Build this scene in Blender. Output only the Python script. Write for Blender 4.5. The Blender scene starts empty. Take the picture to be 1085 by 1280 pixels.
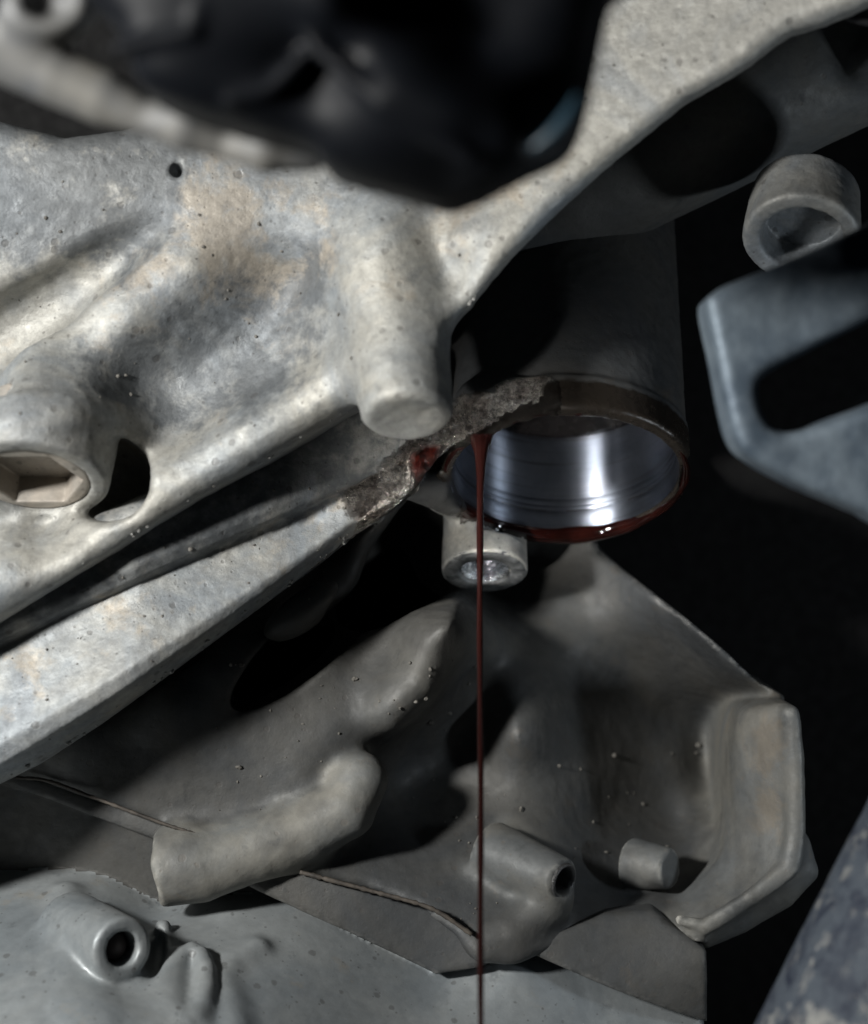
import bpy, bmesh, math, random
import numpy as np
from mathutils import Matrix, Vector
random.seed(4)
rng = np.random.default_rng(4)
C = bpy.context.scene.collection
scene = bpy.context.scene

# ------------------------------------------------------------------ frame
# modelling frame: u right, v up, w towards the viewer, 1 unit = 2 cm.  It is the
# world turned 30 degrees about X (the photographer looks up at the engine).
S = 0.02
DIST = 25.0
PX0, PY0 = 590.0, 640.0
A30 = math.radians(30)
R3 = np.array([[1, 0, 0], [0, -math.sin(A30), -math.cos(A30)], [0, math.cos(A30), -math.sin(A30)]])
ORG = np.array([0.0, 0.0, 1.7])
UP = np.array([0.0, math.cos(A30), -math.sin(A30)])        # world up, in the frame
DOWN = -UP
FWD = np.array([0.0, math.sin(A30), math.cos(A30)])        # horizontal, towards the viewer
RIGHT = np.array([1.0, 0.0, 0.0])

def at(px, py, w=0.0):
    k = (DIST - w) / DIST
    return np.array([(px - PX0) / 100 * k, (PY0 - py) / 100 * k, w])

def world(P):
    return np.asarray(P) @ R3.T * S + ORG

# ------------------------------------------------------------------ camera
cam_d = bpy.data.cameras.new('camera')
cam = bpy.data.objects.new('camera', cam_d)
C.objects.link(cam)
cam.location = world([0, 0, DIST])
cam.rotation_euler = (math.radians(120), 0, 0)
cam_d.sensor_fit = 'VERTICAL'
cam_d.sensor_height = 24
cam_d.lens = 24 * DIST / 12.8
cam_d.shift_x = -0.475 / 12.8
cam_d.clip_start = 0.01
cam_d.clip_end = 50
cam_d.dof.use_dof = True
cam_d.dof.focus_distance = (DIST - 0.7) * S
cam_d.dof.aperture_fstop = (cam_d.lens / 1000) / (0.40 * S)
scene.camera = cam

# ------------------------------------------------------------------ light
wd = bpy.data.worlds.new('World'); scene.world = wd; wd.use_nodes = True
bgn = wd.node_tree.nodes['Background']
bgn.inputs[0].default_value = (0.55, 0.7, 1.0, 1); bgn.inputs[1].default_value = 0.003

def area(name, pos, target, sx, sy, power, col):
    l = bpy.data.lights.new(name, 'AREA'); l.shape = 'RECTANGLE'
    l.size = sx * S; l.size_y = sy * S; l.energy = power; l.color = col
    o = bpy.data.objects.new(name, l); C.objects.link(o)
    p = world(pos); t = world(target)
    o.location = p
    o.rotation_euler = (Vector(t) - Vector(p)).to_track_quat('-Z', 'Y').to_euler()
    return o
area('work_lamp', (-16.8, 5.2, 18.5), (-0.5, 0.2, 0.5), 2.2, 2.2, 3.45, (1.0, 0.985, 0.95))
added_bore_light = area('added_bore_light', (-6.4, -3.9, 13.5), (1.0, 0.3, 0), 0.7, 0.7, 0.015, (1.0, 0.97, 0.93))  # added light for the bore streaks, aimed in from out of view
added_bore_light.data.spread = math.radians(17)
area('tube_lamp', (10.7, -2.9, 4.9), (1.2, 0.4, 0), 0.5, 1.5, 0.10, (0.85, 0.93, 1.0))

scene.view_settings.view_transform = 'Standard'
scene.view_settings.look = 'None'
scene.view_settings.exposure = 0
scene.view_settings.gamma = 1

# ------------------------------------------------------------------ noise
def _hash(ix, iy, iz, seed):
    h = (ix.astype(np.int64) * 374761393 + iy.astype(np.int64) * 668265263 + iz.astype(np.int64) * 2147483647 + seed * 974711) & 0xffffffff
    h = ((h ^ (h >> 13)) * 1274126177) & 0xffffffff
    h = h ^ (h >> 16)
    return (h & 0xffffff).astype(np.float32) / 8388607.5 - 1.0

def vnoise(P, f, seed=0):
    Q = P * f
    I = np.floor(Q); F = (Q - I).astype(np.float32); I = I.astype(np.int64)
    F = F * F * (3 - 2 * F)
    r = 0
    for dx in (0, 1):
        wx = F[:, 0] if dx else 1 - F[:, 0]
        for dy in (0, 1):
            wy = F[:, 1] if dy else 1 - F[:, 1]
            for dz in (0, 1):
                wz = F[:, 2] if dz else 1 - F[:, 2]
                r = r + wx * wy * wz * _hash(I[:, 0] + dx, I[:, 1] + dy, I[:, 2] + dz, seed)
    return r

def fbm(P, f, oct=4, seed=0):
    r = 0; a = 1.0
    for k in range(oct):
        r = r + a * vnoise(P + k * 7.3, f, seed + k); a *= 0.5; f *= 2.03
    return r

# ------------------------------------------------------------------ distance fields (P is N x 3)
def smin(a, b, k):
    h = np.maximum(k - np.abs(a - b), 0) / k
    return np.minimum(a, b) - h * h * k * 0.25
def smax(a, b, k): return -smin(-a, -b, k)

def f_cap(p0, p1, r0, r1=None):
    r1 = r0 if r1 is None else r1
    p0 = np.asarray(p0, np.float32); d = (np.asarray(p1) - p0).astype(np.float32); L = float(d @ d)
    def f(P):
        Q = P - p0
        t = np.clip(Q @ d / L, 0, 1)
        return np.linalg.norm(Q - t[:, None] * d, axis=1) - (r0 + (r1 - r0) * t)
    return f

def f_chain(pts, k=0.1):
    fs = [f_cap(a[:3], b[:3], a[3], b[3]) for a, b in zip(pts[:-1], pts[1:])]
    def f(P):
        r = fs[0](P)
        for g in fs[1:]: r = smin(r, g(P), k * 0.12)
        return r
    return f
def pc(*l):
    """pixel chain: (px, py, w, r) -> frame points with radius"""
    return [tuple(at(a, b, w)) + (r,) for a, b, w, r in l]

def f_cyl(c, axis, r, h0, h1, rd=0.03, r1=None):
    """capped cylinder from c+axis*h0 to c+axis*h1; r at h0, r1 at h1"""
    c = np.asarray(c, np.float32); a = np.asarray(axis, np.float32); a = a / np.linalg.norm(a)
    r1 = r if r1 is None else r1
    def f(P):
        Q = P - c; h = Q @ a
        rr = np.linalg.norm(Q - h[:, None] * a, axis=1)
        R = r + (r1 - r) * np.clip((h - h0) / (h1 - h0), 0, 1)
        x = rr - R + rd
        y = np.abs(h - (h0 + h1) / 2) - (h1 - h0) / 2 + rd
        return np.minimum(np.maximum(x, y), 0) + np.sqrt(np.maximum(x, 0) ** 2 + np.maximum(y, 0) ** 2) - rd
    return f

def f_ell(c, rad, rot=0.0):
    c = np.asarray(c, np.float32); rad = np.asarray(rad, np.float32)
    cs, sn = math.cos(rot), math.sin(rot)
    def f(P):
        Q = P - c
        Q = np.stack([Q[:, 0] * cs + Q[:, 1] * sn, -Q[:, 0] * sn + Q[:, 1] * cs, Q[:, 2]], 1)
        k0 = np.linalg.norm(Q / rad, axis=1); k1 = np.linalg.norm(Q / (rad * rad), axis=1) + 1e-6
        return k0 * (k0 - 1) / k1
    return f

def poly2(pts):
    """2-D polygon distance in u, v"""
    V = np.asarray(pts, np.float32); N = len(V)
    def f(P):
        x = P[:, 0]; y = P[:, 1]
        d = np.full(len(P), 1e9, np.float32); s = np.ones(len(P), np.float32)
        for i in range(N):
            j = (i - 1) % N
            ex, ey = V[j] - V[i]
            wx = x - V[i, 0]; wy = y - V[i, 1]
            t = np.clip((wx * ex + wy * ey) / (ex * ex + ey * ey + 1e-9), 0, 1)
            d = np.minimum(d, (wx - ex * t) ** 2 + (wy - ey * t) ** 2)
            c1 = y >= V[i, 1]; c2 = y < V[j, 1]; c3 = ex * wy > ey * wx
            flip = (c1 & c2 & c3) | (~c1 & ~c2 & ~c3)
            s = np.where(flip, -s, s)
        return s * np.sqrt(d)
    return f

def pxpoly(pts, w):
    return [at(a, b, w)[:2] for a, b in pts]

def smooth_poly(pts, n=6):
    """Catmull-Rom through the outline"""
    P = np.asarray(pts, float); N = len(P); out = []
    for i in range(N):
        p0, p1, p2, p3 = P[(i - 1) % N], P[i], P[(i + 1) % N], P[(i + 2) % N]
        for k in range(n):
            t = k / n
            out.append(0.5 * ((2 * p1) + (-p0 + p2) * t + (2 * p0 - 5 * p1 + 4 * p2 - p3) * t * t + (-p0 + 3 * p1 - 3 * p2 + p3) * t ** 3))
    return np.array(out)

def relief(ctrl, lam=0.02):
    """thin plate surface w(u, v) through scattered control points"""
    A = np.array([at(*c) for c in ctrl]); n = len(A)
    def U(r2): return 0.5 * r2 * np.log(r2 + 1e-9)
    D2 = ((A[:, None, :2] - A[None, :, :2]) ** 2).sum(2)
    K = U(D2) + lam * np.eye(n)
    Q = np.hstack([np.ones((n, 1)), A[:, :2]])
    M = np.block([[K, Q], [Q.T, np.zeros((3, 3))]])
    sol = np.linalg.solve(M, np.concatenate([A[:, 2], np.zeros(3)]))
    us = np.arange(-9, 9.01, 0.08); vs = np.arange(-9, 9.01, 0.08)
    GU, GV = np.meshgrid(us, vs, indexing='ij')
    G = np.stack([GU.ravel(), GV.ravel()], 1)
    H = (U(((G[:, None, :] - A[None, :, :2]) ** 2).sum(2)) @ sol[:n] + sol[n] + G @ sol[n + 1:]).reshape(GU.shape).astype(np.float32)
    def f(P):
        x = np.clip((P[:, 0] + 9) / 0.08, 0, len(us) - 2.001); y = np.clip((P[:, 1] + 9) / 0.08, 0, len(vs) - 2.001)
        i = x.astype(np.int32); j = y.astype(np.int32); a = x - i; b = y - j
        return (H[i, j] * (1 - a) * (1 - b) + H[i + 1, j] * a * (1 - b) + H[i, j + 1] * (1 - a) * b + H[i + 1, j + 1] * a * b).astype(np.float32)
    return f

def f_slab(p2, top, bot, k=0.1, g=0.75):
    """solid under the relief `top`, over `bot`, inside outline p2"""
    def f(P):
        t = top(P) if callable(top) else top
        b = bot(P) if callable(bot) else bot
        return smax(smax((P[:, 2] - t) * g, p2(P), k), (b - P[:, 2]) * g, 0.05)
    return f

# ------------------------------------------------------------------ surface nets
def nets(f, lo, hi, h, B=4):
    lo = np.asarray(lo, np.float64); hi = np.asarray(hi, np.float64)
    nb = np.ceil((hi - lo) / (h * B)).astype(int)
    n = nb * B
    cc = [lo[k] + (np.arange(nb[k]) + 0.5) * h * B - h * 0.5 for k in range(3)]
    X, Y, Z = np.meshgrid(*cc, indexing='ij')
    Pc = np.stack([X.ravel(), Y.ravel(), Z.ravel()], 1).astype(np.float32)
    fc = np.concatenate([f(Pc[i:i + 400000]) for i in range(0, len(Pc), 400000)]).reshape(nb)
    act = np.abs(fc) < h * B * 1.75
    F = np.repeat(np.repeat(np.repeat(np.where(fc > 0, 9.0, -9.0).astype(np.float32), B, 0), B, 1), B, 2)
    idx = np.argwhere(act)
    off = np.stack(np.meshgrid(range(B), range(B), range(B), indexing='ij'), -1).reshape(-1, 3)
    for s in range(0, len(idx), 8000):
        I = (idx[s:s + 8000, None, :] * B + off[None]).reshape(-1, 3)
        F[I[:, 0], I[:, 1], I[:, 2]] = f((lo + I * h).astype(np.float32))
    # close the surface at the borders of the box
    for ax in range(3):
        sl = [slice(None)] * 3
        for e in (0, -1):
            sl[ax] = e; F[tuple(sl)] = np.maximum(F[tuple(sl)], 0.5 * h)
    ins = F < 0
    cnt = sum(ins[a:a + n[0] - 1, b:b + n[1] - 1, c:c + n[2] - 1].astype(np.int8) for a in (0, 1) for b in (0, 1) for c in (0, 1))
    cells = np.argwhere((cnt > 0) & (cnt < 8))
    vid = np.full(tuple(n - 1), -1, np.int32); vid[cells[:, 0], cells[:, 1], cells[:, 2]] = np.arange(len(cells))
    acc = np.zeros((len(cells), 3)); num = np.zeros(len(cells))
    corners = [(a, b, c) for a in (0, 1) for b in (0, 1) for c in (0, 1)]
    val = {c: F[cells[:, 0] + c[0], cells[:, 1] + c[1], cells[:, 2] + c[2]] for c in corners}
    for c in corners:
        for ax in range(3):
            if c[ax]: continue
            d = list(c); d[ax] = 1; d = tuple(d)
            a, b = val[c], val[d]
            m = (a < 0) != (b < 0)
            t = np.clip(np.where(m, a / np.where(m, a - b, 1), 0), 0, 1)
            p = np.tile(np.array(c, float), (len(cells), 1)); p[:, ax] = t
            acc[m] += p[m]; num[m] += 1
    V = lo + (cells + acc / num[:, None]) * h
    quads = []
    for ax in range(3):
        o1, o2 = (ax + 1) % 3, (ax + 2) % 3
        sl0 = [slice(0, n[k] - 1) for k in range(3)]; sl1 = list(sl0)
        sl0[ax] = slice(0, n[ax] - 1); sl1[ax] = slice(1, n[ax])
        for k in (o1, o2): sl0[k] = slice(1, n[k] - 1); sl1[k] = slice(1, n[k] - 1)
        A = ins[tuple(sl0)]; Bn = ins[tuple(sl1)]
        e = np.argwhere(A != Bn); sgn = A[e[:, 0], e[:, 1], e[:, 2]]
        e[:, o1] += 1; e[:, o2] += 1
        def g(d1, d2):
            q = e.copy(); q[:, o1] -= d1; q[:, o2] -= d2
            return vid[q[:, 0], q[:, 1], q[:, 2]]
        Q = np.stack([g(1, 1), g(0, 1), g(0, 0), g(1, 0)], 1)
        Q[~sgn] = Q[~sgn][:, ::-1]
        quads.append(Q)
    return V, np.concatenate(quads)

def vnormals(V, Q):
    n = np.cross(V[Q[:, 2]] - V[Q[:, 0]], V[Q[:, 3]] - V[Q[:, 1]])
    N = np.zeros_like(V)
    for k in range(4):
        for a in range(3): N[:, a] += np.bincount(Q[:, k], n[:, a], len(V))
    return N / (np.linalg.norm(N, axis=1)[:, None] + 1e-12)

def mesh_obj(name, V, Q, mat, parent=None, normals=None, attrs=None, smooth=True):
    """V in frame units -> one mesh object in world space"""
    me = bpy.data.meshes.new(name)
    W = world(V) if len(V) else np.zeros((0, 3))
    Q = np.asarray(Q)
    me.vertices.add(len(W)); me.vertices.foreach_set('co', W.astype(np.float32).ravel())
    me.loops.add(Q.size); me.loops.foreach_set('vertex_index', Q.astype(np.int32).ravel())
    k = Q.shape[1]
    me.polygons.add(len(Q)); me.polygons.foreach_set('loop_start', np.arange(0, Q.size, k, dtype=np.int32))
    me.update(calc_edges=True); me.validate()
    me.polygons.foreach_set('use_smooth', [smooth] * len(me.polygons))
    if attrs:
        for an, av in attrs.items():
            at_ = me.attributes.new(an, 'FLOAT', 'POINT'); at_.data.foreach_set('value', av.astype(np.float32))
    if normals is not None:
        me.normals_split_custom_set_from_vertices((normals @ R3.T).astype(np.float32).tolist())
    me.materials.append(mat)
    o = bpy.data.objects.new(name, me); C.objects.link(o)
    if parent is not None: o.parent = parent
    return o

def sculpt(f, lo, hi, h, parts, parent, disp=None, newton=2, attrs=None, label=None, groups=None):
    """mesh the field, split it into parts by label(face centre) -> index into parts [(name, mat)]"""
    V, Q = nets(f, lo, hi, h)
    e = 0.5 * h
    for _ in range(newton):
        P = V.astype(np.float32); d = f(P)
        G = np.stack([f(P + np.eye(3, dtype=np.float32)[k] * e) - d for k in range(3)], 1) / e
        g2 = np.maximum((G ** 2).sum(1), 0.3)
        V = V - np.clip(d / g2, -h, h)[:, None] * G * 0.8
    N = vnormals(V, Q)
    if disp is not None:
        V = V + N * disp(V.astype(np.float32))[:, None]
        N = vnormals(V, Q)
    at_all = {k: g(V.astype(np.float32), N) for k, g in (attrs or {}).items()}
    cen = V[Q].mean(1).astype(np.float32)
    lab = label(cen) if label else np.zeros(len(Q), int)
    out = []
    for i, (nm, mt) in enumerate(parts):
        q = Q[lab == i]
        if not len(q): out.append(None); continue
        used, inv = np.unique(q, return_inverse=True)
        o = mesh_obj(nm, V[used], inv.reshape(q.shape), mt, parent, N[used], {k: a[used] for k, a in at_all.items()})
        out.append(o)
    return out

# ------------------------------------------------------------------ naming
def tag(o, label, cat, group=None, kind=None):
    if label: o['label'] = label
    if cat: o['category'] = cat
    if group: o['group'] = group
    if kind: o['kind'] = kind
    return o
def thing(name, label, cat, group=None):
    o = bpy.data.objects.new(name, None); C.objects.link(o)
    o.empty_display_size = 0.01
    return tag(o, label, cat, group)

# ------------------------------------------------------------------ materials
class NT:
    def __init__(self, name):
        self.m = bpy.data.materials.new(name); self.m.use_nodes = True
        self.t = self.m.node_tree; self.n = self.t.nodes; self.b = self.n['Principled BSDF']
        tc = self.n.new('ShaderNodeTexCoord'); mp = self.n.new('ShaderNodeMapping')
        mp.inputs['Scale'].default_value = (50, 50, 50)
        self.t.links.new(tc.outputs['Object'], mp.inputs[0]); self.co = mp.outputs[0]
    def L(self, a, b): self.t.links.new(a, b)
    def noise(self, s, d=4, r=0.55, dist=0.0, co=None):
        x = self.n.new('ShaderNodeTexNoise'); x.inputs['Scale'].default_value = s; x.inputs['Detail'].default_value = d
        x.inputs['Roughness'].default_value = r; x.inputs['Distortion'].default_value = dist
        self.L(co or self.co, x.inputs['Vector']); return x.outputs['Fac']
    def voro(self, s, rand=1.0, out='Distance', co=None):
        x = self.n.new('ShaderNodeTexVoronoi'); x.inputs['Scale'].default_value = s; x.inputs['Randomness'].default_value = rand
        self.L(co or self.co, x.inputs['Vector']); return x.outputs[out]
    def ramp(self, fac, stops, interp='LINEAR'):
        x = self.n.new('ShaderNodeValToRGB'); cr = x.color_ramp; cr.interpolation = interp
        while len(cr.elements) < len(stops): cr.elements.new(0.5)
        for e, (p, c) in zip(cr.elements, stops):
            e.position = p; e.color = (c, c, c, 1) if not hasattr(c, '__len__') else tuple(c) + (1,)
        self.L(fac, x.inputs[0]); return x.outputs[0]
    def mix(self, fac, a, b, mode='MIX'):
        x = self.n.new('ShaderNodeMix'); x.data_type = 'RGBA'; x.blend_type = mode
        for i, v in ((0, fac), (6, a), (7, b)):
            if isinstance(v, (int, float)) and i == 0: x.inputs[0].default_value = v
            elif hasattr(v, '__len__'): x.inputs[i].default_value = tuple(v) + (1,)
            elif isinstance(v, (int, float)): x.inputs[i].default_value = (v, v, v, 1)
            else: self.L(v, x.inputs[i])
        return x.outputs[2]
    def math(self, op, a, b=None, clamp=False):
        x = self.n.new('ShaderNodeMath'); x.operation = op; x.use_clamp = clamp
        for i, v in ((0, a), (1, b)):
            if v is None: continue
            if isinstance(v, (int, float)): x.inputs[i].default_value = v
            else: self.L(v, x.inputs[i])
        return x.outputs[0]
    def attr(self, name):
        x = self.n.new('ShaderNodeAttribute'); x.attribute_name = name; return x.outputs['Fac']
    def bump(self, hgt, strength, dist, nrm=None):
        x = self.n.new('ShaderNodeBump'); x.inputs['Strength'].default_value = strength; x.inputs['Distance'].default_value = dist * S
        self.L(hgt, x.inputs['Height'])
        if nrm is not None: self.L(nrm, x.inputs['Normal'])
        return x.outputs[0]
    def set(self, **kw):
        for k, v in kw.items():
            i = self.b.inputs[k.replace('_', ' ')]
            if isinstance(v, (int, float)): i.default_value = v
            elif hasattr(v, '__len__'): i.default_value = tuple(v) + (1,) if len(v) == 3 else v
            else: self.L(v, i)

def cast_material(name, warm, cool, tan, bright=1.0, rough=0.54, grain=1.0, oil=True, metal=0.38):
    t = NT(name)
    big = t.noise(0.55, 7, 0.62, 0.6)
    base = t.mix(t.ramp(big, [(0.40, 0), (0.60, 1)]), warm, cool)
    tn = t.ramp(t.math('ADD', t.noise(1.3, 8, 0.68, 0.3), t.math('MULTIPLY', t.attr('tan'), 0.22)), [(0.60, 0), (0.72, 1)])
    base = t.mix(t.math('MULTIPLY', tn, 0.75), base, tan)
    bl = t.ramp(t.math('ADD', t.noise(2.1, 8, 0.7, 0.2), t.math('MULTIPLY', t.attr('blue'), 0.25)), [(0.60, 0), (0.74, 1)])
    base = t.mix(t.math('MULTIPLY', bl, 0.85), base, tuple(0.52 * c for c in cool))
    # fine dusty mottling
    fine = t.ramp(t.noise(9, 8, 0.75), [(0.3, 0.55), (0.70, 1.3)])
    base = t.mix(0.62 * grain, base, fine, 'MULTIPLY')
    # pits: small round dark spots, present only in some cells
    v1 = t.voro(5.2); v1c = t.voro(5.2, out='Color')
    sep = t.n.new('ShaderNodeSeparateColor'); t.L(v1c, sep.inputs[0])
    wob = t.math('ADD', v1, t.math('MULTIPLY', t.math('SUBTRACT', t.noise(22, 3), 0.5), 0.22))
    thr = t.math('MULTIPLY', t.math('SUBTRACT', sep.outputs[0], 0.45), 0.55, True)
    spot = t.math('MULTIPLY', t.math('SUBTRACT', thr, wob), 14, True)
    v2 = t.voro(13); sep2 = t.n.new('ShaderNodeSeparateColor'); t.L(t.voro(13, out='Color'), sep2.inputs[0])
    spot2 = t.math('MULTIPLY', t.math('SUBTRACT', t.math('MULTIPLY', t.math('SUBTRACT', sep2.outputs[1], 0.55), 0.6, True), v2), 12, True)
    base = t.mix(t.math('MULTIPLY', spot, 0.42), base, (0.07, 0.065, 0.06))
    base = t.mix(t.math('MULTIPLY', spot2, 0.45), base, (0.06, 0.055, 0.05))
    # worn bright edges
    geo = t.n.new('ShaderNodeNewGeometry')
    wear = t.ramp(geo.outputs['Pointiness'], [(0.53, 0), (0.60, 1)])
    wear = t.math('MULTIPLY', wear, t.ramp(t.noise(7, 5), [(0.42, 0), (0.6, 1)]))
    base = t.mix(t.math('MULTIPLY', wear, 0.35), base, (0.62, 0.61, 0.58))
    base = t.mix(t.attr('dust_and_light'), base, t.mix(1.0, base, (3.0, 2.95, 2.8), 'MULTIPLY'))  # brightens dusty spots and spots with light painted in
    if bright != 1.0: base = t.mix(1.0, base, (bright,) * 3, 'MULTIPLY')
    # bump
    hgt = t.math('ADD', t.math('MULTIPLY', t.noise(14, 8, 0.7), 0.9), t.math('MULTIPLY', t.noise(3, 4), 0.35))
    hgt = t.math('SUBTRACT', hgt, t.math('MULTIPLY', spot, 0.35))
    hgt = t.math('SUBTRACT', hgt, t.math('MULTIPLY', spot2, 0.25))
    nrm = t.bump(hgt, 0.42 * grain, 0.035)
    rg = t.ramp(t.noise(6, 5), [(0.3, rough - 0.1), (0.7, rough + 0.14)])
    if oil:
        # bare, oil-wetted, rough-broken metal where the mask says so
        o = t.math('ADD', t.attr('oil'), t.math('MULTIPLY', t.math('SUBTRACT', t.noise(4.5, 8, 0.78), 0.5), 1.5))
        o = t.ramp(o, [(0.42, 0), (0.60, 1)])
        cr = t.ramp(t.voro(10), [(0.05, 0), (0.55, 1)])
        gr = t.noise(17, 8, 0.8)
        oc = t.mix(t.ramp(t.noise(8, 8, 0.8), [(0.34, 0), (0.56, 1)]), (0.03, 0.024, 0.02), (0.60, 0.565, 0.52))
        oc = t.mix(t.ramp(t.noise(2.2, 4), [(0.45, 0), (0.7, 0.5)]), oc, (0.09, 0.035, 0.018))
        # grime: nearly black oily dirt
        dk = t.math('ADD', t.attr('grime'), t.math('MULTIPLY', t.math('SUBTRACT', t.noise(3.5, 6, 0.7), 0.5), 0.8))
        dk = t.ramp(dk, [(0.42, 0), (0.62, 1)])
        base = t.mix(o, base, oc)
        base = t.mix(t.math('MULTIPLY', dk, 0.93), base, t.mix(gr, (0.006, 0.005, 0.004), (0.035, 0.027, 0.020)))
        rdm = t.math('ADD', t.attr('red'), t.math('MULTIPLY', t.math('SUBTRACT', t.noise(6, 6), 0.5), 0.7))
        rd = t.ramp(rdm, [(0.40, 0), (0.75, 1)])
        base = t.mix(rd, base, t.mix(t.ramp(t.noise(5, 4), [(0.4, 0), (0.65, 1)]), (0.022, 0.003, 0.002), (0.13, 0.018, 0.009)))
        t.set(Base_Color=base)
        rg = t.mix(o, rg, t.ramp(gr, [(0.3, 0.16), (0.7, 0.38)]))
        rg = t.mix(t.math('MULTIPLY', dk, 0.9), rg, 0.24)
        rg = t.mix(rd, rg, 0.1)
        ob = t.math('MULTIPLY', t.math('ADD', gr, t.math('MULTIPLY', cr, 0.5)), t.math('MULTIPLY', o, 1.0))
        nrm = t.bump(ob, 1.0, 0.13, nrm)
        t.set(Metallic=t.math('ADD', metal, t.math('MULTIPLY', t.math('SUBTRACT', o, rd), 0.55), True))
    else:
        t.set(Base_Color=base, Metallic=metal)
    t.set(Roughness=rg, Normal=nrm)
    t.b.inputs['Specular IOR Level'].default_value = 0.5
    return t.m

WARM, COOL, TAN = (0.33, 0.325, 0.30), (0.225, 0.245, 0.262), (0.34, 0.30, 0.245)
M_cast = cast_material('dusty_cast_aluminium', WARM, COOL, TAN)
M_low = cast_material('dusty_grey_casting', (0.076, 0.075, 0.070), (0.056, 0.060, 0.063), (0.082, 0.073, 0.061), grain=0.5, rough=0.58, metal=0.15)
M_mid = cast_material('pale_dusty_casting', (0.27, 0.26, 0.23), (0.19, 0.20, 0.205), (0.29, 0.255, 0.205), grain=0.5, rough=0.5)
M_far = cast_material('dull_dark_casting', (0.20, 0.19, 0.17), (0.14, 0.145, 0.15), (0.2, 0.17, 0.13), grain=0.6, rough=0.65)
M_plate = cast_material('pale_grey_sheet', (0.30, 0.32, 0.325), (0.225, 0.25, 0.265), (0.30, 0.28, 0.24), grain=0.3, rough=0.5, oil=False)

def simple(name, col, rough=0.5, metal=0.0, noise=0.3, nscale=3.0, bump=0.0, spec=0.5, col2=None, coat=0.0):
    t = NT(name)
    f = t.noise(nscale, 6, 0.65)
    c = t.mix(t.ramp(f, [(0.35, 0), (0.65, 1)]), col, col2 if col2 else tuple(c * (1 + noise) for c in col))
    t.set(Base_Color=c, Roughness=t.ramp(t.noise(nscale * 2, 4), [(0.3, max(rough - 0.08, 0.03)), (0.7, rough + 0.08)]), Metallic=metal)
    t.b.inputs['Specular IOR Level'].default_value = spec
    if coat: t.b.inputs['Coat Weight'].default_value = coat
    if bump: t.set(Normal=t.bump(t.noise(nscale * 4, 5), 0.7, bump))
    return t.m
M_plastic = simple('black_plastic', (0.0035, 0.0042, 0.0058), 0.5, noise=0.3, nscale=0.8, spec=0.12)
M_strut = simple('dusty_strut_metal', (0.075, 0.082, 0.094), 0.6, 0.0, nscale=0.9, col2=(0.14, 0.135, 0.12))
M_bracket = simple('galvanised_steel', (0.085, 0.115, 0.15), 0.5, 0.3, nscale=1.7, col2=(0.19, 0.235, 0.275), bump=0.02)
M_grit = simple('dried_mud_crumbs', (0.09, 0.085, 0.075), 0.8, nscale=9, col2=(0.20, 0.19, 0.17))
M_rubber = simple('black_rubber', (0.008, 0.008, 0.009), 0.45)
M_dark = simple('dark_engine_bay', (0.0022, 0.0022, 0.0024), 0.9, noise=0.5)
M_plug = cast_material('plug_zinc', (0.40, 0.36, 0.31), (0.30, 0.29, 0.27), (0.42, 0.35, 0.29), grain=0.5, rough=0.5, oil=False, metal=0.3)

def oil_material():
    t = NT('engine_oil')
    f = t.noise(2.0, 4)
    t.set(Base_Color=t.mix(t.ramp(f, [(0.35, 0), (0.7, 1)]), (0.004, 0.0015, 0.0012), (0.018, 0.0038, 0.0028)), Roughness=0.06)
    t.b.inputs['Specular IOR Level'].default_value = 0.55
    return t.m
M_oil = oil_material()
def stream_material():
    t = NT('falling_engine_oil')
    t.set(Base_Color=(0.016, 0.0045, 0.0038), Roughness=0.09)
    t.b.inputs['Specular IOR Level'].default_value = 0.6
    t.b.inputs['Subsurface Weight'].default_value = 0.0
    t.b.inputs['Subsurface Radius'].default_value = (0.002, 0.0005, 0.0003)
    return t.m
M_stream = stream_material()

def bore_material():
    t = NT('honed_bore_metal')
    # turning marks: noise stretched round the axis (world Z)
    tc = t.n.new('ShaderNodeTexCoord'); mp = t.n.new('ShaderNodeMapping'); mp.inputs['Scale'].default_value = (14, 14, 900)
    t.L(tc.outputs['Object'], mp.inputs[0])
    r1 = t.noise(1.0, 5, 0.6, co=mp.outputs[0])
    mp2 = t.n.new('ShaderNodeMapping'); mp2.inputs['Scale'].default_value = (10, 10, 260)
    t.L(tc.outputs['Object'], mp2.inputs[0])
    r2 = t.noise(1.0, 5, 0.7, co=mp2.outputs[0])
    cl = t.noise(0.9, 5, 0.6, 0.6)
    c = t.mix(t.ramp(cl, [(0.35, 0), (0.65, 1)]), (0.15, 0.172, 0.215), (0.26, 0.285, 0.335))
    c = t.mix(t.ramp(r2, [(0.36, 0.6), (0.46, 0)]), c, (0.08, 0.08, 0.10))
    t.set(Base_Color=c, Metallic=0.95, Roughness=t.ramp(r1, [(0.3, 0.38), (0.7, 0.48)]))
    t.b.inputs['Anisotropic'].default_value = 1.0
    t.b.inputs['Anisotropic Rotation'].default_value = 0.25
    tg = t.n.new('ShaderNodeTangent'); tg.direction_type = 'RADIAL'; tg.axis = 'Z'
    t.L(tg.outputs[0], t.b.inputs['Tangent'])
    h = t.math('ADD', r1, r2)
    t.set(Normal=t.bump(h, 0.45, 0.012))
    return t.m
M_bore = bore_material()
M_face = simple('dirty_machined_face', (0.07, 0.075, 0.08), 0.38, 0.5, nscale=5, col2=(0.30, 0.31, 0.31), bump=0.03)
M_steel2 = simple('worn_bushing_steel', (0.12, 0.12, 0.12), 0.4, 0.7, nscale=6, bump=0.02)
M_steel = simple('bright_thread_steel', (0.72, 0.75, 0.78), 0.25, 0.95, nscale=8, bump=0.02)

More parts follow.
